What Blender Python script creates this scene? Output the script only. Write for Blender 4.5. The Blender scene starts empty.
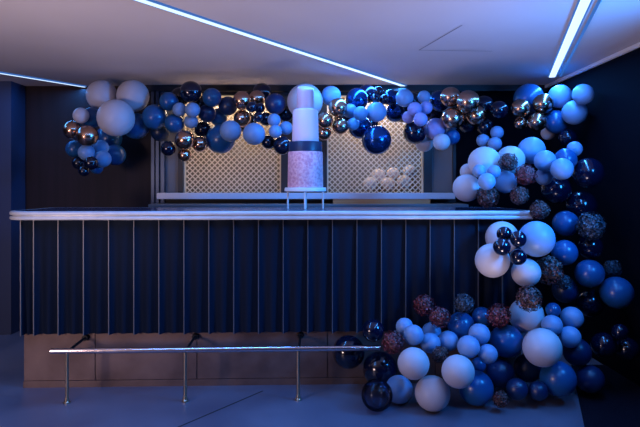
import bpy, bmesh, math, random
from mathutils import Vector, Matrix, Euler

random.seed(7)
SC = bpy.context.scene
COL = SC.collection
PI = math.pi

# ---------------------------------------------------------------- camera frame
F = 560.0          # focal length in pixels of the 640 px wide frame
EYE = 1.30         # eye height
HOR = 188.0        # horizon row
CEIL = 2.247
WALL = 5.20

def at(px, py, d):
    """photo pixel + distance -> point in the room"""
    return Vector(((px - 320) / F * d, d, EYE + (HOR - py) / F * d))

def on_ceiling(px, py, z=CEIL):
    d = F * (z - EYE) / (HOR - py)
    return Vector(((px - 320) / F * d, d, z))

def on_floor(px, py):
    d = F * EYE / (py - HOR)
    return Vector(((px - 320) / F * d, d, 0))

cam_d = bpy.data.cameras.new('camera')
cam = bpy.data.objects.new('camera', cam_d)
COL.objects.link(cam)
cam.location = (0, 0, EYE)
cam.rotation_euler = (PI / 2, 0, 0)
cam_d.sensor_width = 36
cam_d.lens = F / 640 * 36
cam_d.shift_y = -(213.5 - HOR) / 640
SC.camera = cam
cam_d.clip_start = 0.05

SC.view_settings.view_transform = 'Standard'
SC.view_settings.look = 'None'
SC.view_settings.gamma = 1
SC.view_settings.use_curve_mapping = False
SC.view_settings.exposure = 0.0

# ---------------------------------------------------------------- materials
def mat(name, base, rough=0.5, metal=0.0, **kw):
    m = bpy.data.materials.new(name)
    m.use_nodes = True
    nt = m.node_tree
    b = nt.nodes['Principled BSDF']
    b.inputs['Base Color'].default_value = (*base, 1)
    b.inputs['Roughness'].default_value = rough
    b.inputs['Metallic'].default_value = metal
    for k, v in kw.items():
        b.inputs[k.replace('_', ' ')].default_value = v
    return m

def noise_mix(m, c1, c2, scale, detail=4, lo=0.35, hi=0.65, bump=0.0, stretch=None, rough=None):
    nt = m.node_tree
    b = nt.nodes['Principled BSDF']
    tc = nt.nodes.new('ShaderNodeTexCoord')
    mp = nt.nodes.new('ShaderNodeMapping')
    nt.links.new(tc.outputs['Object'], mp.inputs['Vector'])
    if stretch:
        mp.inputs['Scale'].default_value = stretch
    n = nt.nodes.new('ShaderNodeTexNoise')
    n.inputs['Scale'].default_value = scale
    n.inputs['Detail'].default_value = detail
    nt.links.new(mp.outputs['Vector'], n.inputs['Vector'])
    r = nt.nodes.new('ShaderNodeValToRGB')
    r.color_ramp.elements[0].position = lo
    r.color_ramp.elements[1].position = hi
    r.color_ramp.elements[0].color = (*c1, 1)
    r.color_ramp.elements[1].color = (*c2, 1)
    nt.links.new(n.outputs['Fac'], r.inputs['Fac'])
    nt.links.new(r.outputs['Color'], b.inputs['Base Color'])
    if rough:
        mr = nt.nodes.new('ShaderNodeMapRange')
        mr.inputs['To Min'].default_value = rough[0]
        mr.inputs['To Max'].default_value = rough[1]
        nt.links.new(n.outputs['Fac'], mr.inputs['Value'])
        nt.links.new(mr.outputs['Result'], b.inputs['Roughness'])
    if bump:
        bp = nt.nodes.new('ShaderNodeBump')
        bp.inputs['Strength'].default_value = bump
        bp.inputs['Distance'].default_value = 0.01
        nt.links.new(n.outputs['Fac'], bp.inputs['Height'])
        nt.links.new(bp.outputs['Normal'], b.inputs['Normal'])
    return m

def emit(name, col, strength):
    m = mat(name, (0.02, 0.02, 0.02), 0.4)
    b = m.node_tree.nodes['Principled BSDF']
    b.inputs['Emission Color'].default_value = (*col, 1)
    b.inputs['Emission Strength'].default_value = strength
    return m

def balloon_mat(name, base, rough, metal=0.0, vary=0.06, **kw):
    m = mat(name, base, rough, metal, **kw)
    nt = m.node_tree
    b = nt.nodes['Principled BSDF']
    oi = nt.nodes.new('ShaderNodeObjectInfo')
    hsv = nt.nodes.new('ShaderNodeHueSaturation')
    mr = nt.nodes.new('ShaderNodeMapRange')
    mr.inputs['To Min'].default_value = 1 - vary
    mr.inputs['To Max'].default_value = 1 + vary
    nt.links.new(oi.outputs['Random'], mr.inputs['Value'])
    nt.links.new(mr.outputs['Result'], hsv.inputs['Value'])
    hsv.inputs['Color'].default_value = (*base, 1)
    nt.links.new(hsv.outputs['Color'], b.inputs['Base Color'])
    return m

M = {}
M['pale'] = balloon_mat('pale_latex', (0.50, 0.475, 0.53), 0.42, Specular_IOR_Level=0.3)
M['light'] = balloon_mat('light_blue_latex', (0.18, 0.30, 0.50), 0.40, Specular_IOR_Level=0.35)
M['peri'] = balloon_mat('periwinkle_latex', (0.34, 0.32, 0.62), 0.42, Specular_IOR_Level=0.3)
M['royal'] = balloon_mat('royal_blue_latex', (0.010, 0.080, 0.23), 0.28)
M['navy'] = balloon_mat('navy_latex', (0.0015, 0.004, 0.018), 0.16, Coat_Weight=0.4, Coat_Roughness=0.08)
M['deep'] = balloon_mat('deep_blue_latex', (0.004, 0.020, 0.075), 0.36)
M['chrome'] = balloon_mat('navy_chrome', (0.02, 0.075, 0.24), 0.2, 0.85)
M['rose'] = balloon_mat('rose_gold_chrome', (0.62, 0.37, 0.27), 0.22, 1.0)
def clear_mat():
    m = bpy.data.materials.new('clear_dark_blue')
    m.use_nodes = True
    nt = m.node_tree
    nt.nodes.remove(nt.nodes['Principled BSDF'])
    tr = nt.nodes.new('ShaderNodeBsdfTransparent')
    tr.inputs['Color'].default_value = (0.50, 0.55, 0.68, 1)
    gl = nt.nodes.new('ShaderNodeBsdfGlossy')
    gl.inputs['Roughness'].default_value = 0.12
    gl.inputs['Color'].default_value = (0.5, 0.55, 0.7, 1)
    lw = nt.nodes.new('ShaderNodeLayerWeight')
    lw.inputs['Blend'].default_value = 0.25
    mx = nt.nodes.new('ShaderNodeMixShader')
    nt.links.new(lw.outputs['Fresnel'], mx.inputs[0])
    nt.links.new(tr.outputs[0], mx.inputs[1])
    nt.links.new(gl.outputs[0], mx.inputs[2])
    nt.links.new(mx.outputs[0], nt.nodes['Material Output'].inputs['Surface'])
    return m
M['clear'] = clear_mat()
M['blush'] = balloon_mat('blush_latex', (0.50, 0.41, 0.39), 0.6, Specular_IOR_Level=0.15)

M['ceiling'] = noise_mix(mat('ceiling_paint', (0.5, 0.46, 0.48), 0.75), (0.50, 0.455, 0.475), (0.56, 0.515, 0.53), 0.8, 3)
M['floor'] = noise_mix(mat('polished_concrete', (0.2, 0.2, 0.24), 0.35), (0.078, 0.08, 0.122), (0.14, 0.142, 0.195), 2.2, 8, 0.3, 0.7, rough=(0.32, 0.6))
M['joint'] = mat('floor_joint', (0.015, 0.015, 0.02), 0.8)
M['dark_sheet'] = noise_mix(mat('black_floor_sheet', (0.006, 0.006, 0.012), 0.95, Specular_IOR_Level=0.05), (0.004, 0.004, 0.009), (0.009, 0.009, 0.016), 120)
M['wood_wall'] = noise_mix(mat('dark_wood_panel', (0.03, 0.017, 0.022), 0.6, Specular_IOR_Level=0.25), (0.009, 0.004, 0.007), (0.017, 0.007, 0.011), 3.0, 6, stretch=(6, 6, 0.4))
M['navy_wall'] = mat('navy_wall_paint', (0.022, 0.036, 0.085), 0.55)
M['black_wall'] = mat('black_wall_paint', (0.0015, 0.002, 0.005), 0.9, Specular_IOR_Level=0.05)
M['grey_wall'] = mat('grey_panel', (0.16, 0.16, 0.18), 0.6)
M['dark_trim'] = mat('dark_trim', (0.01, 0.011, 0.018), 0.5)
M['white_trim'] = mat('white_trim', (0.8, 0.8, 0.8), 0.5)
M['blue_metal'] = mat('brushed_blue_metal', (0.06, 0.085, 0.15), 0.4, 0.6)
M['counter'] = noise_mix(mat('counter_stone', (0.5, 0.52, 0.56), 0.25), (0.46, 0.48, 0.53), (0.55, 0.56, 0.6), 9, 5)
M['counter_top'] = mat('dark_gloss_stone', (0.02, 0.035, 0.08), 0.16)
M['velvet'] = mat('navy_velvet', (0.004, 0.009, 0.022), 0.75, Specular_IOR_Level=0.12, Sheen_Weight=0.12, Sheen_Roughness=0.4, Sheen_Tint=(0.1, 0.25, 0.6, 1))
M['strip'] = mat('satin_metal_strip', (0.13, 0.13, 0.15), 0.45, 0.5)
M['bronze'] = noise_mix(mat('bronze_sheet', (0.36, 0.25, 0.23), 0.4, 0.7), (0.12, 0.082, 0.078), (0.20, 0.14, 0.13), 4, 6, rough=(0.36, 0.62))
M['steel'] = mat('polished_steel', (0.72, 0.64, 0.66), 0.2, 1.0)
M['brass'] = mat('aged_brass', (0.50, 0.40, 0.28), 0.3, 1.0)
M['black_metal'] = mat('black_metal', (0.01, 0.01, 0.012), 0.4, 0.5)
M['lattice'] = mat('brass_lattice', (0.74, 0.60, 0.43), 0.42, 0.2)
M['lit_wall'] = noise_mix(mat('warm_backing', (0.30, 0.22, 0.15), 0.8), (0.15, 0.11, 0.075), (0.20, 0.15, 0.10), 2, 3)
M['glass_shelf'] = mat('shelf_laminate', (0.62, 0.63, 0.72), 0.3)
M['oak'] = noise_mix(mat('warm_wood_edge', (0.34, 0.17, 0.08), 0.5), (0.42, 0.16, 0.06), (0.55, 0.24, 0.09), 4, 5, stretch=(0.5, 6, 6))
M['cake_lilac'] = mat('lilac_icing', (0.74, 0.53, 0.60), 0.55, Subsurface_Weight=0.1)
M['cake_pink'] = noise_mix(mat('pink_glitter_icing', (0.68, 0.38, 0.46), 0.5), (0.62, 0.24, 0.31), (0.86, 0.48, 0.52), 55, 3, bump=0.5)
M['cake_tip'] = mat('pink_icing', (0.56, 0.30, 0.32), 0.4)
M['cake_navy'] = mat('navy_icing', (0.008, 0.02, 0.06), 0.4)
M['stand'] = mat('stand_white', (0.72, 0.69, 0.70), 0.35)
M['led'] = emit('led_diffuser', (0.56, 0.74, 1.0), 1.5)
M['led_dim'] = emit('led_side_glow', (0.05, 0.22, 0.75), 0.6)
M['led_channel'] = mat('led_channel', (0.10, 0.12, 0.18), 0.4, 0.6)

def petal_mat(name, c1, c2):
    m = mat(name, c1, 0.5, Specular_IOR_Level=0.6)
    return noise_mix(m, c1, c2, 7, 2, 0.50, 0.70)
M['burgundy'] = petal_mat('burgundy_petals', (0.055, 0.006, 0.012), (0.50, 0.09, 0.11))
M['brown'] = petal_mat('brown_petals', (0.014, 0.005, 0.006), (0.32, 0.125, 0.13))
M['slate'] = petal_mat('slate_petals', (0.012, 0.020, 0.035), (0.10, 0.14, 0.20))
M['stem'] = mat('dry_stem', (0.03, 0.035, 0.02), 0.8)

# ---------------------------------------------------------------- mesh helpers
def link(name, bm, material, parent=None, smooth=False, sharp=35):
    me = bpy.data.meshes.new(name)
    bm.normal_update()
    bm.to_mesh(me)
    bm.free()
    me.materials.append(material)
    if smooth:
        for p in me.polygons:
            p.use_smooth = True
        me.set_sharp_from_angle(angle=math.radians(sharp))
    o = bpy.data.objects.new(name, me)
    COL.objects.link(o)
    if parent:
        o.parent = parent
    return o

def thing(name, label, cat, loc=(0, 0, 0), rotz=0, group=None):
    o = bpy.data.objects.new(name, None)
    o.empty_display_size = 0.05
    COL.objects.link(o)
    o.location = loc
    o.rotation_euler = (0, 0, rotz)
    return tag(o, label, cat, group)

def tag(o, label, cat, group=None):
    o['label'] = label
    o['category'] = cat
    if group:
        o['group'] = group
    return o

def struct(o, label=None):
    o['kind'] = 'structure'
    if label:
        o['label'] = label
    return o

def box(bm, x0, x1, y0, y1, z0, z1):
    v = [bm.verts.new(p) for p in ((x0, y0, z0), (x1, y0, z0), (x1, y1, z0), (x0, y1, z0),
                                   (x0, y0, z1), (x1, y0, z1), (x1, y1, z1), (x0, y1, z1))]
    for f in ((0, 3, 2, 1), (4, 5, 6, 7), (0, 1, 5, 4), (1, 2, 6, 5), (2, 3, 7, 6), (3, 0, 4, 7)):
        bm.faces.new([v[i] for i in f])
    return v

def bevel(bm, w, seg=2):
    bmesh.ops.bevel(bm, geom=list(bm.edges), offset=w, segments=seg, affect='EDGES', clamp_overlap=True)

def boxm(x0, x1, y0, y1, z0, z1, bv=0.0):
    bm = bmesh.new()
    box(bm, x0, x1, y0, y1, z0, z1)
    if bv:
        bevel(bm, bv)
    return bm

def tube(bm, a, b, r, n=16, r2=None):
    a, b = Vector(a), Vector(b)
    d = (b - a)
    q = d.to_track_quat('Z', 'Y')
    r2 = r if r2 is None else r2
    ra, rb = [], []
    for i in range(n):
        t = 2 * PI * i / n
        c = Vector((math.cos(t), math.sin(t), 0))
        ra.append(bm.verts.new(a + q @ (c * r)))
        rb.append(bm.verts.new(b + q @ (c * r2)))
    for i in range(n):
        j = (i + 1) % n
        bm.faces.new((ra[i], ra[j], rb[j], rb[i]))
    bm.faces.new(list(reversed(ra)))
    bm.faces.new(rb)

def lathe(bm, prof, n=48, tilt=None):
    """prof: list of (r, z) bottom to top; closed with fans"""
    rings = []
    for r, z in prof:
        ring = []
        for i in range(n):
            t = 2 * PI * i / n
            x, y = r * math.cos(t), r * math.sin(t)
            ring.append(bm.verts.new((x, y, z + (tilt(x, y, z) if tilt else 0))))
        rings.append(ring)
    for k in range(len(rings) - 1):
        for i in range(n):
            j = (i + 1) % n
            bm.faces.new((rings[k][i], rings[k][j], rings[k + 1][j], rings[k + 1][i]))
    bm.faces.new(list(reversed(rings[0])))
    bm.faces.new(rings[-1])

# ---------------------------------------------------------------- the room
FY = -2.4
struct(link('floor', boxm(-5.0, 4.0, FY, 6.4, -0.10, 0), M['floor']), 'polished grey concrete floor in front of the bar')
struct(link('ceiling', boxm(-5.0, 2.10, FY, 6.4, CEIL, CEIL + 0.12), M['ceiling']), 'pinkish grey painted ceiling with diagonal light strips')
# upper dark ceiling beyond the trim on the right
WR = 2.085
bm = boxm(WR, WR + 0.12, FY, 6.4, 0, CEIL)
struct(link('wall_right', bm, M['black_wall']), 'unlit black wall at the right')
bm = boxm(WR - 0.022, WR, FY, WALL, CEIL - 0.030, CEIL - 0.004)
struct(link('trim_1', bm, M['white_trim']), 'thin white cornice along the right edge of the ceiling')

# back wall pieces around the recess with the two lattice windows
def wx(px, d=WALL):
    return (px - 320) / F * d
def wz(py, d=WALL):
    return EYE + (HOR - py) / F * d

struct(link('wall_back', boxm(-5.0, wx(152), WALL, WALL + 0.12, 0, CEIL), M['wood_wall']), 'dark brown panelled wall left of the lattice windows')
struct(link('wall_left', boxm(-5.0, wx(11, 4.96), 4.96, WALL, 0, CEIL), M['navy_wall']), 'navy wall pier at the far left')
struct(link('wall_behind', boxm(wx(456), 4.0, WALL, WALL + 0.12, 0, CEIL), M['black_wall']), 'black wall behind the balloon column')
struct(link('wall_recess', boxm(wx(152), wx(456), WALL + 0.40, WALL + 0.52, 0, CEIL), M['lit_wall']), 'warm beige wall seen through the lattice windows')
struct(link('wall_below', boxm(wx(165), wx(456), WALL, WALL + 0.12, 0, wz(196)), M['dark_trim']), 'dark wall below the window shelf')
# dark piers between the windows
bm = bmesh.new()
for a, b in ((178, 183), (281, 327), (424, 432), (453, 456)):
    box(bm, wx(a), wx(b), WALL, WALL + 0.10, wz(196), CEIL)
box(bm, wx(183), wx(281), WALL, WALL + 0.10, wz(95), CEIL)
box(bm, wx(327), wx(424), WALL, WALL + 0.10, wz(95), CEIL)
struct(link('wall_pier', bm, M['dark_trim']), 'dark piers framing the lattice windows')
bm = bmesh.new()
for a, b in ((165, 178), (432, 453)):
    box(bm, wx(a), wx(b), WALL + 0.03, WALL + 0.08, wz(196), CEIL)
struct(link('wall_panel', bm, M['grey_wall']), 'grey wall panels beside the lattice windows')
# ribbed metal door jamb left of the windows
bm = bmesh.new()
for a, b, dy in ((152, 155.2, 0.0), (155.2, 157, 0.03), (157, 160, -0.01), (160, 161.5, 0.03), (161.5, 165, 0.0)):
    box(bm, wx(a), wx(b), WALL - 0.03 + dy, WALL + 0.12, 0, CEIL)
struct(link('trim_2', bm, M['blue_metal']), 'ribbed blue metal jamb left of the lattice windows')
struct(link('trim_3', boxm(wx(130), wx(545), WALL - 0.06, WALL - 0.005, CEIL - 0.055, CEIL - 0.0005), M['dark_trim']),
       'dark strip where ceiling meets the back wall')

def lattice_window(k, pa, pb, label):
    x0, x1, z0, z1 = wx(pa), wx(pb), wz(196), wz(95)
    root = bpy.data.objects.new('window_%d' % k, None)
    COL.objects.link(root)
    root.location = (0, 0, 0)
    struct(root, label)
    # crossed diagonal flat bars clipped to the opening
    bm = bmesh.new()
    step = 0.052
    hw = 0.0048
    w, h = x1 - x0, z1 - z0
    for s in (1, -1):
        c = -h
        while c < w + h:
            # line: x = c + t (s=1) or x = c - t (s=-1), z = t, in the opening's own frame
            if s == 1:
                t0, t1 = max(0, -c), min(h, w - c)
            else:
                t0, t1 = max(0, c - w), min(h, c)
            if t1 - t0 > 0.004:
                y = WALL + 0.050 + (0.0 if s == 1 else 0.007)
                p = Vector((x0 + c + s * t0, y, z0 + t0))
                q = Vector((x0 + c + s * t1, y, z0 + t1))
                d = (q - p).normalized()
                nrm = Vector((-d.z, 0, d.x)) * hw
                th = Vector((0, 0.006, 0))
                vs = [bm.verts.new(u) for u in (p - nrm, p + nrm, q + nrm, q - nrm, p - nrm + th, p + nrm + th, q + nrm + th, q - nrm + th)]
                for f in ((0, 1, 2, 3), (7, 6, 5, 4), (0, 4, 5, 1), (1, 5, 6, 2), (2, 6, 7, 3), (3, 7, 4, 0)):
                    bm.faces.new([vs[i] for i in f])
            c += step
    link('window_lattice', bm, M['lattice'], root)
    bm = bmesh.new()
    e = 0.014
    for a in ((x0, x0 + e, z0, z1), (x1 - e, x1, z0, z1), (x0 + e, x1 - e, z1 - e, z1), (x0 + e, x1 - e, z0, z0 + e)):
        box(bm, a[0], a[1], WALL + 0.03, WALL + 0.07, a[2], a[3])
    link('window_frame', bm, M['lattice'], root)
lattice_window(1, 183, 281, 'left window filled with diamond brass lattice')
lattice_window(2, 327, 424, 'right window filled with diamond brass lattice')

# control joint in the floor
a, b = on_floor(263, 391), on_floor(165, 433)
d = (b - a)
b2 = a + d * 2.0
n = Vector((-d.y, d.x, 0)).normalized() * 0.006
bm = bmesh.new()
vs = [bm.verts.new(p + Vector((0, 0, 0.0012))) for p in (a - n, a + n, b2 + n, b2 - n)]
bm.faces.new(vs)
struct(link('trim_4', bm, M['joint']), 'dark control joint running diagonally across the floor')

# thin black sheet laid on the floor at the right
p1, p2 = Vector((1.44, 3.05, 0)), Vector((1.60, 3.47, 0))
dd = (p2 - p1) / (p2.y - p1.y)
pa_, pb_ = p1 - dd * 3.0, p1 + dd * 1.05
bm = bmesh.new()
pts = [Vector((pa_.x, pa_.y, 0)), Vector((WR, pa_.y, 0)), Vector((WR, pb_.y, 0)), Vector((pb_.x, pb_.y, 0))]
lo = [bm.verts.new(p + Vector((0, 0, 0.0003))) for p in pts]
hi = [bm.verts.new(p + Vector((0, 0, 0.006))) for p in pts]
bm.faces.new(hi)
for i in range(4):
    bm.faces.new((lo[i], lo[(i + 1) % 4], hi[(i + 1) % 4], hi[i]))
struct(link('floor_edge', bm, M['dark_sheet']), 'thin black sheet on the floor at the right')

# access hatch outline in the ceiling
bm = bmesh.new()
h0, h1, h2 = on_ceiling(462, 25), on_ceiling(419, 50), on_ceiling(492, 51)
for p, q in ((h0, h1), (h1, h2)):
    d = (q - p).normalized()
    nn = Vector((-d.y, d.x, 0)) * 0.004
    z = Vector((0, 0, -0.0012))
    bm.faces.new([bm.verts.new(u + z) for u in (p - nn, q - nn, q + nn, p + nn)])
struct(link('trim_5', bm, M['grey_wall']), 'faint outline of an access hatch in the ceiling')

# ---------------------------------------------------------------- light strips
def led(a, b, ext, w, label, side=False):
    a, b = Vector(a), Vector(b)
    d = (b - a).normalized()
    a = a - d * ext
    L = (b - a).length
    mid = (a + b) / 2
    ang = math.atan2(d.y, d.x)
    root = thing('light_strip', label, 'light strip', (mid.x, mid.y, CEIL), ang, 'light strips set in the ceiling')
    h = L / 2
    bm = bmesh.new()
    box(bm, -h, h, -w / 2, w / 2, -0.004, -0.0004)
    link('channel', bm, M['led_channel'], root)
    link('diffuser', boxm(-h, h, -w / 2 + 0.001, w / 2 - 0.001, -0.013, -0.0042, 0.003), M['led'], root)
    for k in (-1, 1):
        link('fringe_glow', boxm(-h, h, k * (w / 2 + 0.004) - 0.004, k * (w / 2 + 0.004) + 0.004, -0.011, -0.0004), M['led_dim'], root)  # blue halo beside the strip, put in as glowing edge bars
    if side:
        link('side_glow', boxm(-h, h, -w / 2 - 0.050, -w / 2 - 0.034, -0.009, -0.0004), M['led_dim'], root)
    return root, mid, ang, L
def strip_lamp(mid, ang, L, power, col=(0.04, 0.30, 1.0), z=CEIL - 0.03):
    ld = bpy.data.lights.new('strip_lamp', 'AREA')
    ld.shape = 'RECTANGLE'
    ld.size = L
    ld.size_y = 0.05
    ld.energy = power
    ld.color = col
    o = bpy.data.objects.new('strip_lamp', ld)
    COL.objects.link(o)
    o.location = (mid.x, mid.y, z)
    o.rotation_euler = (0, 0, ang)
    return o
E1 = led(on_ceiling(146, 0), on_ceiling(405, 85.5), 1.6, 0.044, 'long light strip running from the upper left to above the right window')
E2 = led(on_ceiling(585, 0), on_ceiling(552, 76), 2.0, 0.052, 'wide light strip at the right beside the white cornice', side=True)
E3 = led(on_ceiling(0, 72), on_ceiling(85, 86), 0.8, 0.028, 'short thin light strip at the far left')
strip_lamp(E1[1], E1[2], E1[3], 56)
strip_lamp(E2[1], E2[2], E2[3], 56)
strip_lamp(E3[1], E3[2], E3[3], 9)

def area(name, loc, target, size, power, col, size_y=None):
    ld = bpy.data.lights.new(name, 'AREA')
    ld.energy = power
    ld.color = col
    ld.size = size
    if size_y:
        ld.shape = 'RECTANGLE'
        ld.size_y = size_y
    o = bpy.data.objects.new(name, ld)
    COL.objects.link(o)
    o.location = loc
    o.rotation_euler = (Vector(target) - Vector(loc)).to_track_quat('-Z', 'Y').to_euler()
    return o
area('room_lamp', (-2.9, 0.4, 0.95), (0.3, 4.4, 1.7), 0.6, 48, (1.0, 0.71, 0.68))
for ux in (-1.3, 0.9):
    up = area('ceiling_fill', (ux, 2.45, 0.06), (ux, 2.75, 2.2), 0.35, 7.5, (1.0, 0.78, 0.78))  # added fill light out of view, brightens the ceiling; no real fixture
    up.data.spread = math.radians(112)
blue = area('blue_side_fill', (2.02, 2.5, 1.75), (-0.8, 4.2, 1.35), 0.4, 46, (0.02, 0.28, 1.0))  # added unseen side light, boosts the strips' blue on the balloons
blue.data.spread = math.radians(125)
for pa, pb in ((183, 281), (327, 424)):
    xm = (wx(pa) + wx(pb)) / 2
    area('niche_lamp', (xm, WALL + 0.22, CEIL - 0.05), (xm, WALL + 0.30, 1.4), 0.7, 8, (1.0, 0.80, 0.58), 0.06)
    area('lattice_fill', (xm, WALL - 0.10, wz(97)), (xm, WALL + 0.05, 1.3), 0.85, 4.2, (1.0, 0.82, 0.64), 0.03)  # added light without a fixture, brightens the front of the lattice bars

w = bpy.data.worlds.new('world')
SC.world = w
w.use_nodes = True
w.node_tree.nodes['Background'].inputs[0].default_value = (0.16, 0.20, 0.45, 1)
w.node_tree.nodes['Background'].inputs[1].default_value = 0.03

# ---------------------------------------------------------------- the bar
YAW = math.radians(1.9)
BX, BY = wx(24, 3.64), 3.50       # left end of the plinth / front of the counter
bar = thing('bar_counter', 'long bar counter with pale rounded top and dark pleated navy front', 'bar counter', (BX, BY, 0), YAW)
TOP = 1.153
LEN = 3.30
OVER = 0.06                        # counter overhang on the left
D_TOP = 0.70
# countertop: rounded left corner, double-rolled edge
def counter_outline(inset):
    r = 0.16
    x0, x1, y0, y1 = -OVER - 0.02 + inset, LEN, 0.0 + inset, D_TOP
    pts = [(x1, y1), (x0, y1)]
    rr = r - inset
    for i in range(13):
        t = PI + (PI / 2) * i / 12
        pts.append((x0 + rr + rr * math.cos(t), y0 + rr + rr * math.sin(t)))
    pts.append((x1, y0))
    return pts
prof = [(0.030, -0.056), (0.008, -0.055), (0.001, -0.050), (0.0, -0.040), (0.003, -0.033), (0.016, -0.0315), (0.016, -0.0255),
        (0.004, -0.0245), (0.0, -0.020), (0.0, -0.010), (0.004, -0.003), (0.010, 0.0), (0.030, 0.0005), (0.034, -0.002)]
bm = bmesh.new()
rings = []
for ins, dz in prof:
    rings.append([bm.verts.new((x, y, TOP + dz)) for x, y in counter_outline(ins)])
for k in range(len(rings) - 1):
    n_ = len(rings[k])
    for i in range(n_):
        j = (i + 1) % n_
        bm.faces.new((rings[k][i], rings[k][j], rings[k + 1][j], rings[k + 1][i]))
bm.faces.new(list(reversed(rings[0])))
bm.faces.new(rings[-1])
bmesh.ops.recalc_face_normals(bm, faces=bm.faces)
link('edge_moulding', bm, M['counter'], bar, True, 50)
bm = bmesh.new()
lo_ = [bm.verts.new((x, y, TOP - 0.006)) for x, y in counter_outline(0.033)]
hi_ = [bm.verts.new((x, y, TOP)) for x, y in counter_outline(0.033)]
n_ = len(lo_)
for i in range(n_):
    bm.faces.new((lo_[i], lo_[(i + 1) % n_], hi_[(i + 1) % n_], hi_[i]))
bm.faces.new(hi_)
bm.faces.new(list(reversed(lo_)))
bmesh.ops.recalc_face_normals(bm, faces=bm.faces)
ct = link('countertop', bm, M['counter_top'], bar)
ct['label'] = 'dark glossy counter surface inside the pale rounded edge'
# body (carcass) behind the pleats
link('body', boxm(0.02, LEN - 0.02, 0.16, D_TOP - 0.03, 0.02, TOP - 0.056), M['dark_trim'], bar)
# pleated front
SK0, SK1 = 0.352, TOP - 0.056
SKY = 0.085
PITCH = 0.1602
X_L = 0.010
first = [0.0, 0.082]
ridge = [0.0, 0.082] + [0.082 + 0.155 + PITCH * i for i in range(20)]
ridge = [X_L + r for r in ridge if X_L + r < LEN - 0.02] + [LEN - 0.01]
def pleat(u, zt):
    # u in 0..1 from one strip to the next; returns the depth behind the strip line
    a = 0.018 + 0.028 * (1 - zt)
    return a * (1 - math.exp(-u * 7)) * (0.75 + 0.25 * math.cos(2 * PI * (u - 0.15))) + 0.014 * (1 - zt) * math.sin(2 * PI * u * 1.5) * math.sin(PI * u)
bm = bmesh.new()
NZ, NU = 10, 16
cols = []
for i in range(len(ridge) - 1):
    for k in range(NU):
        cols.append((ridge[i] + (ridge[i + 1] - ridge[i]) * k / NU, k / NU, i))
cols.append((ridge[-1], 0.0, len(ridge)))
rows = []
for q in range(NZ + 1):
    zt = q / NZ
    row = []
    for x, u, i in cols:
        drop = 0.006 * math.sin(PI * u) * (1 - zt) ** 8
        row.append(bm.verts.new((x, SKY + pleat(u, zt), SK0 + drop + (SK1 - SK0) * zt)))
    rows.append(row)
back = [[bm.verts.new((v.co.x, 0.158, v.co.z)) for v in (r[0], r[-1])] for r in rows]
for q in range(NZ):
    for i in range(len(cols) - 1):
        bm.faces.new((rows[q][i], rows[q][i + 1], rows[q + 1][i + 1], rows[q + 1][i]))
    bm.faces.new((back[q][0], rows[q][0], rows[q + 1][0], back[q + 1][0]))
    bm.faces.new((rows[q][-1], back[q][1], back[q + 1][1], rows[q + 1][-1]))
front = link('pleated_front', bm, M['velvet'], bar, True, 60)
for x in ridge[:-1]:
    link('trim_strip', boxm(x - 0.0028, x + 0.0028, SKY - 0.004, SKY + 0.010, SK0, SK1, 0.001), M['strip'], bar)
# bronze plinth panels
PLY = 0.145
seams = [0.0, 0.46, 1.12, 1.98, 2.70, LEN - 0.02]
for i in range(len(seams) - 1):
    link('plinth_panel', boxm(seams[i] + 0.002, seams[i + 1] - 0.002, PLY, PLY + 0.02, 0.045, SK0 + 0.02, 0.002), M['bronze'], bar)
link('kick_strip', boxm(0.0, LEN - 0.02, PLY - 0.004, PLY + 0.016, 0.0, 0.043), M['bronze'], bar)

# foot rail standing in front of the bar
rail = thing('foot_rail', 'steel foot rail on thin brass posts in front of the bar', 'foot rail', (wx(67, 3.386), 3.386, 0), YAW)
RZ, RR = 0.315, 0.0165
bm = bmesh.new()
tube(bm, (-0.095, 0, RZ), (1.90, 0, RZ), RR, 20)
bevel_edges = None
link('rail_bar', bm, M['steel'], rail, True)
posts = [0.0, 0.709, 1.397]
for i, x in enumerate(posts):
    bm = bmesh.new()
    tube(bm, (x, 0, 0.004), (x, 0, RZ - RR + 0.002), 0.0105, 14)
    po = link('post', bm, M['brass'], rail, True)
    bm = bmesh.new()
    lathe_prof = [(0.021, 0.0), (0.021, 0.008), (0.015, 0.014), (0.0125, 0.034), (0.0095, 0.036)]
    lathe(bm, lathe_prof, 20)
    bmesh.ops.translate(bm, verts=bm.verts, vec=(x, 0, 0))
    link('foot_flange', bm, M['brass'], po, True)
    # bracket arm to the plinth
    yb = BY + PLY - 3.386 + (BX - wx(67, 3.386)) * 0.0
    yb = (BY + PLY) - 3.386 + 0.0
    # distance from the rail to the plinth face in the rail's own frame
    off = Matrix.Rotation(-YAW, 2) @ Vector((BX - wx(67, 3.386), BY - 3.386))
    gap = off.y + PLY
    bm = bmesh.new()
    tube(bm, (x + 0.005, 0.008, RZ - 0.002), (x + 0.012, gap - 0.02, RZ + 0.012), 0.0085, 12)
    tube(bm, (x + 0.012, gap - 0.03, RZ + 0.012), (x + 0.012, gap - 0.0005, RZ + 0.012), 0.019, 16, 0.023)
    link('wall_bracket', bm, M['black_metal'], rail, True)

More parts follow.
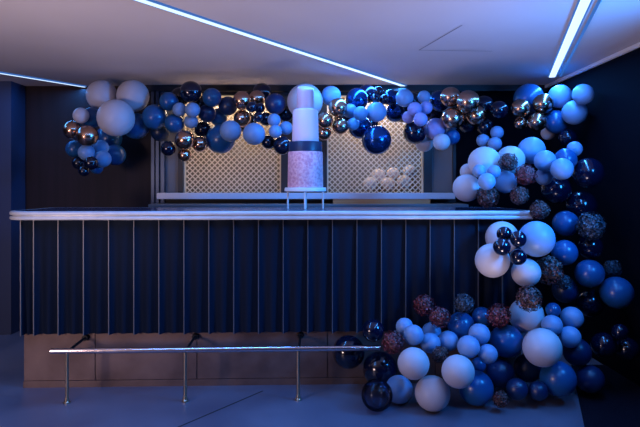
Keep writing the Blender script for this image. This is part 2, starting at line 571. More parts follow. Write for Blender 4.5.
# ---------------------------------------------------------------- back shelf and back counter
sh = tag(link('wall_shelf', boxm(wx(157, 4.98), wx(455, 4.98), 4.97, WALL - 0.001, wz(199, 4.97), wz(193, 4.97), 0.004), M['glass_shelf']),
         'pale blue ledge running under both lattice windows', 'shelf')
cab = thing('back_cabinet', 'low dark back-bar cabinet below the window ledge', 'cabinet', (wx(300), 4.86, 0))
link('body', boxm(-1.28, 1.45, 0.0, 0.33, 0, 1.135), M['dark_trim'], cab)
link('worktop', boxm(-1.30, 1.47, -0.02, 0.335, 1.136, 1.16, 0.003), M['grey_wall'], cab)
tag(link('wooden_rail', boxm(wx(333, 4.97), wx(430, 4.97), 4.950, 4.969, 1.1605, wz(199.2, 4.96), 0.002), M['oak']),
    'warm wooden upstand below the ledge under the right window', 'upstand')

# ---------------------------------------------------------------- cake on its stand
CD = 3.98
cx = wx(305.4, CD)
def ch(y0, y1):
    return (y1 - y0) / F * CD
PX = CD / F
plate_z = EYE + (HOR - 187.5) * PX
ctop = TOP
stand = thing('cake_stand', 'round white cake stand on thin legs under the pink cake', 'cake stand', (cx, CD, ctop))
bm = bmesh.new()
r_ = 20.8 * PX
lathe(bm, [(r_ - 0.012, plate_z - ctop - 0.030), (r_, plate_z - ctop - 0.026), (r_, plate_z - ctop - 0.006), (r_ - 0.004, plate_z - ctop), ], 56)
link('plate', bm, M['stand'], stand, True)
for k in range(4):
    t = math.radians(-90 + 90 * k)
    bm = bmesh.new()
    lx, ly = 17.5 * PX * math.cos(t) * 1.0, 17.5 * PX * math.sin(t)
    tube(bm, (lx, ly, 0.0008), (lx, ly, plate_z - ctop - 0.029), 0.0065, 12)
    link('leg', bm, M['stand'], stand, True)
cake = thing('cake', 'tall pink lipstick-shaped cake with a navy band', 'cake', (cx, CD, plate_z + 0.0005))
def zz(py):
    return (187.5 - py) * PX
bm = bmesh.new()
lathe(bm, [(17.6 * PX, 0.0), (17.8 * PX, 0.01), (17.3 * PX, zz(154)), (16.9 * PX, zz(152.2)), (16.4 * PX, zz(152))], 56)
link('bottom_tier', bm, M['cake_pink'], cake, True)
bm = bmesh.new()
lathe(bm, [(16.2 * PX, zz(152)), (16.6 * PX, zz(151.5)), (16.6 * PX, zz(143)), (16.2 * PX, zz(142.2)), (14 * PX, zz(142))], 56)
link('band', bm, M['cake_navy'], cake, True)
bm = bmesh.new()
lathe(bm, [(13.2 * PX, zz(142)), (13.3 * PX, zz(140)), (12.6 * PX, zz(112.5)), (12.1 * PX, zz(110.5)), (9.2 * PX, zz(109.4))], 56)
link('middle_tier', bm, M['cake_lilac'], cake, True)
bm = bmesh.new()
z0t = zz(109.4)
def slant(x, y, z):
    k = max(0.0, min(1.0, (z - z0t) / (zz(87) - z0t)))
    return k ** 4 * (y * 0.35 - x * 0.10)
lathe(bm, [(8.8 * PX, z0t), (8.8 * PX, zz(100)), (8.6 * PX, zz(93)), (8.4 * PX, zz(89.5)), (7.9 * PX, zz(88)), (6.8 * PX, zz(87.2))], 48, slant)
link('tip', bm, M['cake_tip'], cake, True)

# ---------------------------------------------------------------- balloons
def balloon_mesh(kind):
    bm = bmesh.new()
    n, rows_ = 28, 18
    prof_ = []
    for i in range(1, rows_):
        t = PI * i / rows_
        z = math.cos(t)
        r = math.sin(t)
        if z < 0:                      # taper towards the neck
            k = -z
            z = -(k + 0.07 * k ** 5)
            r *= 1 - 0.04 * k ** 2
        prof_.append((r, z))
    prof_ = [(0.001, 1.0)] + prof_ + [(0.05, -1.075), (0.035, -1.085), (0.06, -1.105), (0.065, -1.12), (0.03, -1.125)]
    prof_ = list(reversed(prof_))
    lathe(bm, prof_, n)
    me = bpy.data.meshes.new('balloon')
    bm.normal_update()
    bm.to_mesh(me)
    bm.free()
    for p in me.polygons:
        p.use_smooth = True
    me.materials.append(M[kind])
    return me
BM = {k: balloon_mesh(k) for k in ('pale', 'light', 'peri', 'royal', 'navy', 'deep', 'chrome', 'rose', 'clear', 'blush')}

def flower_mesh(kind, seed):
    rnd = random.Random(seed)
    bm = bmesh.new()
    bmesh.ops.create_icosphere(bm, subdivisions=2, radius=0.74)
    NF = 190
    for i in range(NF):
        z = 1 - 2 * (i + 0.5) / NF
        ph = i * 2.399963 + rnd.uniform(-0.15, 0.15)
        rr = math.sqrt(1 - z * z)
        d = Vector((rr * math.cos(ph), rr * math.sin(ph), z))
        c = d * rnd.uniform(0.78, 0.99)
        q = (d + Vector((rnd.uniform(-.28, .28), rnd.uniform(-.28, .28), rnd.uniform(-.28, .28)))).to_track_quat('Z', 'Y')
        a0 = rnd.uniform(0, PI / 2)
        s = rnd.uniform(0.13, 0.19)
        for k in range(4):
            a = a0 + k * PI / 2
            u = Vector((math.cos(a), math.sin(a), 0))
            v = Vector((-math.sin(a), math.cos(a), 0))
            pts_ = [Vector((0, 0, 0)), u * s * 0.6 + v * s * 0.45 + Vector((0, 0, 0.04)), u * s * 1.1 + Vector((0, 0, rnd.uniform(0.0, 0.09))),
                    u * s * 0.6 - v * s * 0.45 + Vector((0, 0, 0.04))]
            bm.faces.new([bm.verts.new(c + q @ p) for p in pts_])
    me = bpy.data.meshes.new('flower_head')
    bm.normal_update()
    bm.to_mesh(me)
    bm.free()
    me.materials.append(M[kind])
    return me
FM = {k: flower_mesh(k, i + 3) for i, k in enumerate(('burgundy', 'brown', 'slate'))}

G1 = 'balloons of the garland along the ceiling'
G2 = 'balloons of the column on and beside the bar'
G3 = 'balloons of the cluster on the floor'
GF = 'flower heads tucked among the balloons'

# px, py, radius px, kind, layer (0 = nearest), distance the layer starts from, label
B = []
def g(*rows_):
    for r in rows_:
        B.append((*r, G1))
def c(*rows_):
    for r in rows_:
        B.append((*r, G2))
def fl(*rows_):
    for r in rows_:
        B.append((*r, G3))

# --- left tail of the garland
g((116, 118, 17.5, 'pale', 0, 4.50, 'largest pale balloon, lowest of the pale trio at the garland left end'),
  (102, 95.5, 14.5, 'pale', 1, 4.55, 'pale balloon touching the ceiling, leftmost of the big pale trio'),
  (133, 96, 15, 'pale', 1, 4.55, 'pale balloon touching the ceiling, right one of the big pale trio'),
  (136, 126, 12.5, 'royal', 2, 4.60, 'royal blue balloon tucked right behind the largest pale balloon'),
  (81, 115.5, 7.5, 'pale', 1, 4.50, 'small pale balloon above the two champagne balloons at far left'),
  (92, 117.5, 9.5, 'royal', 1, 4.52, 'royal blue balloon between small pale and largest pale at far left'),
  (72.5, 130, 8.8, 'rose', 1, 4.50, 'leftmost rose gold balloon of the whole garland'),
  (87.5, 136, 10.2, 'rose', 0, 4.48, 'shiny rose gold balloon just below the small royal one at far left'),
  (74.5, 149, 8, 'royal', 1, 4.50, 'blue balloon under the leftmost rose gold balloon'),
  (86.5, 152.5, 7.8, 'light', 0, 4.48, 'light blue balloon directly below the far-left rose gold pair'),
  (101, 147.5, 7.2, 'light', 1, 4.50, 'light blue balloon, upper right of three in the left tail'),
  (102.5, 159, 8.2, 'light', 0, 4.50, 'light blue balloon, lower right of three in the left tail'),
  (78.5, 163, 6, 'navy', 1, 4.48, 'small navy balloon at lower left of the hanging tail'),
  (91, 163, 6.5, 'navy', 0, 4.46, 'small navy balloon in the middle of the hanging tail bottom'),
  (84, 171, 5.2, 'navy', 0, 4.46, 'smallest navy balloon, the very lowest tip of the left tail'),
  (96.5, 167.5, 6.2, 'royal', 2, 4.52, 'small royal balloon half hidden at the bottom of left tail'),
  (115, 155, 10, 'royal', 2, 4.60, 'dim blue balloon in shadow right of the light blue pair in left tail'),
  (109, 138, 12, 'royal', 2, 4.62, 'dim blue balloon in shadow beneath the largest pale balloon'))
# --- above the left window
g((155, 117, 12, 'royal', 1, 4.55, 'medium blue balloon above the ribbed door jamb'),
  (169, 101.5, 9, 'royal', 1, 4.58, 'blue balloon near the ceiling left of the black glossy one'),
  (179.5, 109.5, 6.6, 'light', 0, 4.50, 'small light blue balloon, left of three right of the door jamb'),
  (192.5, 110, 7.2, 'light', 0, 4.48, 'small light blue balloon with pale left side, upper of stacked pair'),
  (191, 121.5, 6.6, 'light', 0, 4.52, 'small light blue balloon, lower of stacked pair above rose gold'),
  (174.5, 123.5, 9.2, 'royal', 0, 4.52, 'medium blue balloon just above left of the dark rose gold balloon'),
  (191, 92, 10.5, 'navy', 2, 4.56, 'glossy black-navy balloon at the ceiling above the light blue trio'),
  (212, 97.5, 9, 'royal', 1, 4.56, 'royal balloon at the ceiling left of the golden pair'),
  (207, 113.5, 8.5, 'deep', 2, 4.54, 'dark balloon between light blue trio and golden pair'),
  (218.5, 117, 8.5, 'royal', 2, 4.58, 'dim royal balloon left of the golden pair'),
  (184.8, 140, 9.2, 'rose', 0, 4.48, 'rose gold balloon with golden glint hanging left of left window'),
  (200, 144, 7.6, 'rose', 0, 4.50, 'dark purplish rose gold balloon overlapping left window corner'),
  (168.5, 148.5, 7.2, 'navy', 1, 4.52, 'dark navy balloon left of the hanging rose gold pair'),
  (184.5, 155, 6.3, 'rose', 1, 4.52, 'small dark rose gold balloon lowest beneath the hanging pair'),
  (203, 129.5, 8.0, 'navy', 2, 4.58, 'dark balloon above the purplish rose gold one'),
  (220.5, 139, 13.8, 'royal', 1, 4.56, 'big royal blue balloon hanging over the left window'),
  (242, 100.5, 8.8, 'rose', 0, 4.48, 'rose gold balloon with golden left side, upper of the golden pair'),
  (242.5, 118.5, 8.4, 'rose', 0, 4.48, 'rose gold balloon with golden left side, lower of the golden pair'),
  (257, 98.5, 7.8, 'rose', 1, 4.54, 'dim rose gold balloon right of the upper golden one'),
  (251.5, 107, 5.2, 'navy', 0, 4.46, 'tiny navy balloon right between the golden pair, left of three'),
  (259.5, 108, 5.0, 'navy', 0, 4.47, 'tiny navy balloon with glint, right of three beside golden pair'),
  (258.5, 117, 5.0, 'navy', 0, 4.47, 'tiny navy balloon, lowest of three beside golden pair'),
  (275.5, 104, 10, 'deep', 1, 4.52, 'round navy balloon at the ceiling between golden pair and cake'),
  (230.5, 131, 10.2, 'light', 0, 4.47, 'pale light blue balloon in front of big royal one on left window'),
  (254, 134, 10.6, 'light', 0, 4.46, 'light blue balloon hanging over the middle of the left window'),
  (274, 120, 6.2, 'light', 0, 4.46, 'small blue balloon, topmost of three left of the cake'),
  (275.5, 131.5, 6.2, 'light', 0, 4.44, 'small pale blue balloon, lower of three left of the cake'),
  (286, 128, 6.4, 'light', 1, 4.48, 'small blue balloon nearest the cake, right of its trio'),
  (282.5, 145.5, 9, 'navy', 0, 4.48, 'glossy navy balloon at cake left just above the window pier'),
  (286, 114, 8.5, 'navy', 2, 4.56, 'dark navy balloon close left of the cake upper tier'),
  (266, 119, 6.5, 'navy', 2, 4.56, 'dark balloon between tiny navy ones and blue trio'),
  (268.5, 142, 6.8, 'navy', 2, 4.56, 'dark balloon half hidden between hanging light blue and blue trio'))
# --- dark balloons filling the gaps at the back of the garland
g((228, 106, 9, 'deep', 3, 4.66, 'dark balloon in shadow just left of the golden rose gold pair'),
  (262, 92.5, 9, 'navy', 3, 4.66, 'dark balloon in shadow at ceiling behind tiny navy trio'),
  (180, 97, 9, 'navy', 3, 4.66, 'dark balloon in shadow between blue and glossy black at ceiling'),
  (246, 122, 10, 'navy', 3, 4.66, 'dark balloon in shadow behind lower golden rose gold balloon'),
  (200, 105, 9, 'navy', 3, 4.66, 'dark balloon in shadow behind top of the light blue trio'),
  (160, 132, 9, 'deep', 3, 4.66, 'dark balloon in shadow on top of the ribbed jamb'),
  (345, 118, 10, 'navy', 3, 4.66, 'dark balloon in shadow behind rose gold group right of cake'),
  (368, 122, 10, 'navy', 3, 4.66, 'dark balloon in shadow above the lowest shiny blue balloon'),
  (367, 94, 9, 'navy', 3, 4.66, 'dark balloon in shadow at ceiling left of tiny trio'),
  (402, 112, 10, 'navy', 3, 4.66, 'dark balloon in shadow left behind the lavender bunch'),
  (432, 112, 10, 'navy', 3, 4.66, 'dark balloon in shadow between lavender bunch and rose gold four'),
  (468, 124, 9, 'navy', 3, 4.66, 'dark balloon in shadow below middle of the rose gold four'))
# --- behind and right of the cake
g((305, 101.5, 17, 'pale', 1, 4.52, 'large pale balloon right behind the cake tip'),
  (331, 96, 9.5, 'light', 2, 4.56, 'blue balloon at the ceiling right of the cake tip'),
  (338, 107.5, 9, 'rose', 0, 4.46, 'rose gold balloon, topmost of the group right of the cake'),
  (325, 120.5, 7.8, 'rose', 0, 4.46, 'rose gold balloon touching the cake middle tier at right'),
  (340.5, 126.3, 7.8, 'rose', 0, 4.46, 'rose gold balloon, lower right of the group beside cake'),
  (324, 133, 7.2, 'rose', 1, 4.52, 'dim rose gold balloon lowest beside the cake'),
  (350, 111, 6.8, 'light', 0, 4.48, 'light blue balloon, left of the pair right of rose gold group'),
  (360.5, 113.5, 6.8, 'light', 0, 4.46, 'light blue balloon, right of the pair right of rose gold group'),
  (353, 124, 6.0, 'light', 0, 4.47, 'small blue balloon below the light blue pair'),
  (357, 99.5, 10.8, 'chrome', 1, 4.54, 'shiny navy balloon at the ceiling above the light blue pair'),
  (360, 127, 11, 'chrome', 1, 4.52, 'shiny navy balloon below the light blue pair on right window'),
  (376.5, 112, 9.4, 'light', 0, 4.46, 'periwinkle blue balloon above the big teal-bottomed one'),
  (376.5, 140, 14, 'chrome', 0, 4.50, 'big shiny blue balloon hanging lowest over the right window'),
  (375.5, 98.5, 4.8, 'navy', 0, 4.46, 'tiny navy balloon left of a tiny trio under the ceiling'),
  (384.5, 99.5, 4.8, 'navy', 0, 4.46, 'tiny navy balloon right of a tiny trio under the ceiling'),
  (378.5, 91.5, 4.8, 'navy', 1, 4.48, 'tiny navy balloon topmost of a tiny trio under the ceiling'),
  (391, 97.5, 7.5, 'chrome', 1, 4.52, 'shiny navy balloon right of the tiny trio below the strip end'),
  (395, 112.5, 9.2, 'chrome', 1, 4.52, 'shiny blue balloon between periwinkle one and lavender bunch'),
  (404.5, 98, 8.4, 'light', 1, 4.52, 'light blue balloon right under the long light strip end'),
  (412.5, 101, 8.5, 'navy', 2, 4.58, 'dark navy balloon behind the lavender bunch'),
  (424, 97, 6.2, 'light', 2, 4.54, 'small blue balloon behind top right of lavender bunch'),
  (414.7, 109, 6.8, 'peri', 0, 4.46, 'small lavender balloon, upper left of the bunch of four'),
  (426, 107.7, 6.2, 'peri', 0, 4.48, 'small lavender balloon, upper right of the bunch of four'),
  (408.3, 117.3, 5.8, 'peri', 0, 4.46, 'small lavender balloon, lower left of the bunch of four'),
  (420.5, 119.2, 6.7, 'peri', 0, 4.44, 'small lavender balloon, lower right of the bunch of four'),
  (414.7, 132.5, 11, 'navy', 0, 4.48, 'glossy navy balloon right beneath the lavender bunch'),
  (435.5, 129, 10.2, 'peri', 1, 4.50, 'medium lavender balloon right of glossy navy one, over grey panel'),
  (424.5, 143, 8.4, 'pale', 1, 4.54, 'pale balloon at the right window upper right corner'),
  (441.5, 142, 8.2, 'pale', 0, 4.52, 'pale balloon hanging lowest above the grey panel'),
  (452, 137, 7.4, 'royal', 1, 4.56, 'dim royal balloon right of the pale one over grey panel'))
# --- rose gold group and right end
g((468, 102, 11.2, 'rose', 0, 4.46, 'biggest rose gold balloon, upper right in the group of four'),
  (450.5, 97, 9.6, 'rose', 1, 4.50, 'rose gold balloon, upper left in the group of four'),
  (453, 118.5, 10.5, 'rose', 0, 4.48, 'rose gold balloon, lower left in the group of four'),
  (476.5, 115.5, 9.6, 'rose', 1, 4.52, 'dark rose gold balloon, lower right in the group of four'),
  (439.5, 101, 10, 'chrome', 2, 4.54, 'shiny navy balloon left behind the four rose gold ones'),
  (484, 105, 8.8, 'navy', 2, 4.56, 'navy balloon with blue streak right of the rose gold four'),
  (499, 110, 8.5, 'navy', 1, 4.52, 'dark navy balloon in the gap before the right end cluster'),
  (485, 127, 8, 'navy', 2, 4.54, 'dark navy balloon right under the rose gold four'),
  (497, 132.5, 6.2, 'light', 1, 4.50, 'small light blue balloon, topmost of three above the column'),
  (483, 140.5, 6.2, 'light', 1, 4.50, 'small light blue balloon, leftmost of three above the column'),
  (494.7, 144, 6.7, 'light', 0, 4.48, 'small light blue balloon, lowest of three above the column'),
  (528.5, 98.5, 14, 'royal', 2, 4.50, 'big blue balloon at the ceiling behind right end rose gold balloons'),
  (560, 96.5, 11, 'light', 1, 4.46, 'light blue balloon under the end of the wide light strip'),
  (583, 94.5, 9.8, 'light', 2, 4.50, 'light blue balloon farthest right under the ceiling'),
  (574.5, 112.5, 11.5, 'light', 0, 4.44, 'round light blue balloon lowest at the garland right end'),
  (556, 122, 11, 'royal', 1, 4.46, 'blue balloon right of the lower rose gold one at right end'),
  (520.5, 108.5, 9, 'rose', 0, 4.44, 'rose gold balloon, upper left of four at the right end'),
  (543, 103.8, 9.6, 'rose', 0, 4.44, 'rose gold balloon, upper right of four at the right end'),
  (520.5, 123.5, 6.2, 'rose', 0, 4.46, 'small rose gold balloon, lower left of four at the right end'),
  (537, 122, 9, 'rose', 0, 4.42, 'rose gold balloon, lower right of four at the right end'),
  (548, 133, 6.5, 'pale', 2, 4.48, 'small pale balloon peeking out below right end rose gold ones'),
  (568, 138, 8.5, 'navy', 2, 4.50, 'dark navy balloon linking right end of garland to column'))
# --- column standing on the bar top
c((484.3, 162.5, 15.3, 'pale', 1, 3.80, 'big pale balloon, top of the group on the bar top'),
  (510.5, 160, 13.3, 'pale', 2, 3.84, 'pale balloon behind the small upper dark flower on the bar'),
  (468, 171.5, 7.5, 'pale', 2, 3.84, 'small pale balloon at left edge between two big pale ones'),
  (466.5, 188, 13, 'pale', 1, 3.78, 'pale balloon farthest left on the bar top'),
  (505.5, 182, 10.5, 'light', 1, 3.78, 'light blue balloon between dark flowers on the bar top'),
  (479, 171, 6.3, 'light', 0, 3.66, 'small blue balloon, upper left of the trio on the bar top'),
  (494, 171.5, 6.3, 'light', 0, 3.66, 'small blue balloon, upper right of the trio on the bar top'),
  (486.7, 181.5, 8.2, 'light', 0, 3.62, 'small blue balloon, lower one of the trio on the bar top'),
  (531.5, 150.5, 12.7, 'light', 3, 3.90, 'bright blue shiny balloon at the column top'),
  (545, 161, 10.2, 'light', 0, 3.72, 'light blue balloon, left of two side by side high in column'),
  (562, 169, 10.3, 'light', 0, 3.68, 'light blue balloon, right of two side by side high in column'),
  (565.5, 159.5, 10.5, 'royal', 1, 3.80, 'blue balloon behind the light blue pair high in column'),
  (544, 176.5, 8.2, 'light', 1, 3.74, 'small light blue balloon under the pair high in column'),
  (574.5, 149, 7.2, 'light', 2, 3.90, 'small blue balloon at top right of the column'),
  (588, 173, 14.5, 'navy', 1, 3.80, 'glossy navy balloon farthest right high in column with blue streak'),
  (556, 189, 14, 'navy', 1, 3.76, 'glossy navy balloon with vertical blue streak below light blue pair'),
  (581, 206, 14.5, 'navy', 1, 3.76, 'glossy navy balloon above the green-grey flower head'))
# --- column beside and in front of the bar
c((536.5, 239, 17, 'light', 0, 3.42, 'big light blue balloon just below the bar top right end'),
  (502, 237.5, 15.3, 'pale', 1, 3.46, 'pale balloon behind small navy four, upper left below bar top'),
  (492.3, 260.5, 16.3, 'pale', 0, 3.40, 'pale balloon farthest left in the column below the bar top'),
  (526, 272.5, 13.5, 'pale', 0, 3.42, 'pale balloon under the small navy four and big light blue'),
  (504.3, 234, 7.2, 'navy', 0, 3.28, 'small navy balloon, topmost of the four before pale balloons'),
  (501.8, 247, 8.2, 'navy', 0, 3.26, 'small navy balloon, left lower one of the four'),
  (518.3, 239, 7.8, 'navy', 0, 3.26, 'small navy balloon, right one of the four before pale balloons'),
  (518.3, 257, 7.8, 'navy', 0, 3.28, 'small navy balloon, lowest of the four before pale balloons'),
  (565.5, 223.5, 12, 'royal', 1, 3.62, 'royal balloon right of big light blue one, below navy pair'),
  (564.5, 252.5, 12, 'royal', 1, 3.60, 'royal balloon directly below another royal one, mid column'),
  (590, 247, 11.5, 'navy', 2, 3.72, 'dark navy balloon under the green-grey flower head'),
  (589.5, 273.5, 13.2, 'royal', 1, 3.62, 'dim royal balloon left above the outermost royal one'),
  (616.5, 292.5, 15, 'royal', 0, 3.62, 'royal balloon sticking out farthest right of the column'),
  (590, 303, 13, 'navy', 1, 3.60, 'glossy navy balloon with blue glint left of outermost royal one'),
  (565, 290, 12, 'deep', 2, 3.72, 'dark navy balloon behind the slate flower mid column'),
  (526.3, 315.5, 16.3, 'pale', 0, 3.38, 'pale balloon capped by a dark brown flower head'),
  (552, 325.3, 9.7, 'light', 0, 3.34, 'light blue balloon, left one of three low in the column'),
  (571.7, 318, 10.6, 'light', 0, 3.38, 'light blue balloon, upper right of three low in the column'),
  (569.8, 337, 10.2, 'light', 0, 3.36, 'light blue balloon, lower right of three low in the column'),
  (553, 310, 7, 'royal', 1, 3.42, 'small blue balloon above the light blue three low in column'))
# --- cluster on the floor
fl((542, 347.5, 18, 'pale', 0, 3.30, 'biggest pale balloon at right of the floor cluster'),
   (506.3, 341, 15.5, 'royal', 0, 3.36, 'glossy royal balloon left of the biggest pale one'),
   (558, 378.5, 16.5, 'royal', 0, 3.36, 'royal balloon with glint low right below biggest pale one'),
   (577, 352, 13, 'deep', 1, 3.46, 'dark navy balloon right of the biggest pale one'),
   (527.5, 368, 13, 'deep', 1, 3.40, 'dark navy balloon under the biggest pale one at left'),
   (500, 373, 13.5, 'deep', 1, 3.40, 'dark navy balloon below the glossy royal one'),
   (590, 379, 13, 'deep', 1, 3.46, 'dark navy balloon right of the low royal one'),
   (620, 332, 7.5, 'navy', 0, 3.44, 'small dark navy balloon with faint glint far right'),
   (604, 345, 12, 'navy', 1, 3.52, 'dark navy balloon far right beneath small glinting one'),
   (627, 349, 11, 'navy', 1, 3.52, 'dark navy balloon at the very right edge of cluster'),
   (538, 391, 9, 'deep', 1, 3.34, 'small dark navy balloon on the floor left of low royal one'),
   (517, 389, 10, 'deep', 2, 3.40, 'dark navy balloon in shadow on floor between small dark flower and low royal one'),
   (404.5, 326.5, 8.2, 'light', 1, 3.40, 'small light blue balloon, topmost left behind pinkish flower'),
   (413.5, 335, 9.6, 'light', 0, 3.34, 'light blue balloon right of pinkish flower, above tall pale one'),
   (431.5, 332, 9.2, 'light', 1, 3.38, 'light blue balloon beneath the burgundy flowers, upper one'),
   (430.3, 343, 9.6, 'light', 0, 3.30, 'light blue balloon in front, below another light blue one'),
   (448.3, 341, 9.6, 'light', 0, 3.34, 'light blue balloon above the brown flower at its right'),
   (413.5, 363.5, 15, 'pale', 0, 3.22, 'pale balloon upper left of the three big front ones'),
   (432.5, 393.3, 16.6, 'pale', 0, None, 'pale balloon nearest the camera resting on the floor'),
   (458, 371.5, 15.6, 'pale', 0, 3.18, 'pale balloon upper right of the three big front ones'),
   (399, 389.5, 13.2, 'light', 0, None, 'light blue balloon with pale side on floor beside dark clear one'),
   (476, 388, 16.4, 'royal', 0, None, 'blue balloon on the floor right of the front pale three'),
   (468.5, 346.7, 10.6, 'light', 0, 3.26, 'light blue balloon above right front pale one, left of its three'),
   (479.3, 334.3, 10.1, 'light', 0, 3.30, 'pale-lit light blue balloon, top of three at cluster centre'),
   (487.7, 354, 9.2, 'light', 0, 3.28, 'light blue balloon, right lower of three at cluster centre'),
   (461, 325.5, 12.8, 'royal', 1, 3.42, 'royal balloon under the slate flower in front of pleats'),
   (482, 317, 9.5, 'royal', 2, 3.48, 'royal balloon left behind the burgundy flower in front of pleats'),
   (478.5, 365, 7, 'royal', 1, 3.34, 'small royal balloon in the gap below light blue three'),
   (348.5, 352, 15.6, 'navy', 0, 3.57, 'shiny navy balloon behind the foot rail at cluster left end'),
   (373, 330.5, 10.6, 'navy', 0, 3.47, 'shiny navy balloon above the rail left of pinkish flower'),
   (380, 369, 16.4, 'navy', 2, 3.47, 'big shiny navy balloon below the rail end'),
   (377, 395, 15, 'clear', 1, None, 'dark clear balloon on the floor under big shiny navy one'))

# flower heads: px, py, r px, kind, layer, start distance, label
FL = [(508.5, 162, 9.8, 'brown', 0, 3.62, 'small dark flower head highest on the bar-top group'),
      (525.5, 175, 11.5, 'burgundy', 0, 3.60, 'dark reddish flower head left of light blue pair in column'),
      (488, 196.6, 12.2, 'brown', 0, 3.72, 'dark brown flower head lying at the bar top edge'),
      (519.5, 195.5, 10, 'brown', 0, 3.58, 'dark flower head on the bar top right of the blue balloon'),
      (539.5, 210, 10.5, 'brown', 0, 3.54, 'dark flower head covering the right end of the bar top'),
      (591, 226, 15, 'slate', 0, 3.60, 'green-grey flower head at the right side of the column'),
      (612.5, 268.5, 9.5, 'slate', 0, 3.64, 'slate flower head above the outermost royal balloon'),
      (549, 270, 15.5, 'brown', 0, 3.42, 'dark brown flower head right of pale balloon mid column'),
      (563.5, 282, 8.5, 'slate', 0, 3.46, 'small slate flower head mid column beside dark brown one'),
      (529, 298.5, 14, 'brown', 0, 3.30, 'dark brown flower head sitting on the pale balloon'),
      (424, 305, 11.5, 'burgundy', 1, 3.50, 'burgundy flower head before pleats, upper of left pair'),
      (440, 317, 11.5, 'burgundy', 0, 3.44, 'burgundy flower head before pleats, lower of left pair'),
      (464, 303.5, 11, 'slate', 0, 3.46, 'slate flower head against the pleats above royal balloon'),
      (498.5, 315.5, 13, 'burgundy', 0, 3.40, 'burgundy flower head left of the capped pale balloon'),
      (440.5, 355, 9.5, 'brown', 0, 3.26, 'brown flower head between the big front pale balloons'),
      (393, 342, 12, 'burgundy', 0, 3.31, 'pinkish burgundy flower head at the end of foot rail'),
      (501, 399, 8.5, 'brown', 1, None, 'small dark flower head on the floor below navy balloons')]

items = [(b[0], b[1], b[2] * 1.07, *b[3:6], b[6], b[7], 'b') for b in B] + [(f_[0], f_[1], f_[2] * 1.06, *f_[3:], GF, 'f') for f_ in FL]
items = sorted(enumerate(items), key=lambda t: (t[1][4], t[1][5] or 0, t[0]))
items = [t[1] for t in items]

def obstacle_clear(p, r):
    """keep clear of floor, walls, bar counter; True when free"""
    if p.z < r * 0.985 or p.z + r > CEIL - 0.002 or p.y + r * 1.02 > WALL - 0.07:
        return False
    if p.x + r > WR - 0.024 and p.z < CEIL:
        return False
    # bar in its own frame
    q = Matrix.Rotation(-YAW, 3, 'Z') @ (p - Vector((BX, BY, 0)))
    for x0, x1, y0, y1, z0, z1 in ((-OVER - 0.02, LEN, 0.0, D_TOP, TOP - 0.056, TOP),
                                   (-0.03, LEN, SKY - 0.004, D_TOP, SK0, TOP - 0.05),
                                   (0, LEN, PLY, D_TOP, 0, SK0),
                                   ):
        e = Vector((min(max(q.x, x0), x1), min(max(q.y, y0), y1), min(max(q.z, z0), z1)))
        if (e - q).length < r * 0.97:
            return False
    # cake
    if math.hypot(p.x - cx, p.y - CD) < r + 0.15 and 1.15 < p.z + r:
        return False
    # foot rail
    o = Vector((wx(67, 3.386), 3.386, RZ))
    ax = Matrix.Rotation(YAW, 3, 'Z') @ Vector((1, 0, 0))
    t = max(-0.1, min(1.90, (p - o).dot(ax)))
    if (p - o - ax * t).length < r * 0.94 + RR:
        return False
    return True

placed = []
made = []
def ok(p, r, kind):
    if not obstacle_clear(p, r):
        return False
    for pp, rr, kk in placed:
        k = 1.004
        if kind == 'f' or kk == 'f':
            k = 1.0
        if (pp - p).length < (rr + r) * k:
            return False
    return True

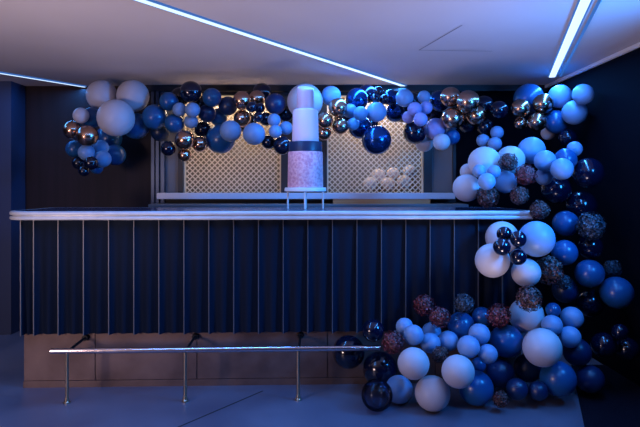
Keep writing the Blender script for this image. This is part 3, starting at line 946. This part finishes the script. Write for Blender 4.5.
log = []
for px, py, rp, kind, layer, d0, label, group, typ in items:
    if d0 is None:
        d0 = F * EYE / (py - HOR + rp) - 0.001
        cand = [d0 - 0.004 * k for k in range(60)]
    else:
        cand = []
        for k in range(52):
            cand.append(d0 + 0.008 * k)
        cand += [d0 - 0.008 * k for k in range(1, 45)]
    best = None
    for d in cand:
        p = at(px, py, d)
        r = rp * d / F
        if ok(p, r, typ):
            best = (p, r, d)
            break
    if best is None:
        # shrink a little until it fits somewhere
        for s in (0.93, 0.86, 0.78, 0.7, 0.6, 0.5):
            for d in cand:
                p = at(px, py, d)
                r = rp * s * d / F
                if ok(p, r, typ):
                    best = (p, r, d)
                    break
            if best:
                break
        log.append(('shrunk', label, best and best[2]))
    if best is None:
        log.append(('FAILED', label))
        continue
    p, r, d = best
    if d - d0 > 0.35 or d < d0 - 0.06:
        log.append(('moved', round(d - d0, 2), label))
    placed.append((p, r, typ))
    if typ == 'b':
        o = bpy.data.objects.new('balloon', BM[kind])
        cat = 'balloon'
        aim = Vector((random.uniform(-0.5, 0.5), 1.0, random.uniform(-0.5, 0.4)))
        o.rotation_euler = (-aim).to_track_quat('Z', 'Y').to_euler()
        s = r * 1.0
        o.scale = (s * random.uniform(0.975, 0.995), s * random.uniform(0.975, 0.995), s * 0.985)
        made.append((o, p, r))
    else:
        o = bpy.data.objects.new('flower_head', FM[kind])
        cat = 'flower'
        o.rotation_euler = (random.uniform(0, 6), random.uniform(0, 6), random.uniform(0, 6))
        o.scale = (r * 0.88,) * 3
    o.location = p
    COL.objects.link(o)
    tag(o, label, cat, group)
# turn each neck into free space between the neighbours
for o, p, r in made:
    best, bd = None, -1e9
    for k in range(80):
        aim = Vector((random.uniform(-1.0, 1.0), random.uniform(0.15, 1.0), random.uniform(-1.0, 0.8))).normalized()
        tip = p + aim * r * 1.11
        m_ = min([(tip - pp).length - rr for pp, rr, kk in placed if (pp - p).length > 1e-6] + [tip.z, CEIL - tip.z, WALL - 0.07 - tip.y])
        m_ = min(m_, 0.02) + 0.01 * aim.y
        if m_ > bd:
            best, bd = aim, m_
    o.rotation_euler = (-best).to_track_quat('Z', 'Y').to_euler()
for l in log:
    print('BALLOON', l)

# pale blush balloons in the room beyond the right lattice window
for px, py, rp, lab in ((370, 184, 7.5, 'blush balloon behind right lattice, lowest at left'), (378, 176, 8, 'blush balloon behind right lattice, upper left'),
                        (388, 184.5, 7.5, 'blush balloon behind right lattice, lower middle'), (393, 174, 7, 'blush balloon behind right lattice, centre'),
                        (404, 182.5, 8, 'blush balloon behind right lattice, lower right'), (409, 171.5, 7, 'blush balloon behind right lattice, upper right')):
    rp *= 0.94
    d = 5.38 if py > 180 else 5.50
    o = bpy.data.objects.new('balloon', BM['blush'])
    o.location = at(px, py, d)
    s = rp * d / F
    o.scale = (s, s, s)
    o.rotation_euler = (PI / 2 + random.uniform(-0.5, 0.5), 0, random.uniform(-0.5, 0.5))
    COL.objects.link(o)
    tag(o, lab, 'balloon', 'blush balloons behind the right lattice')
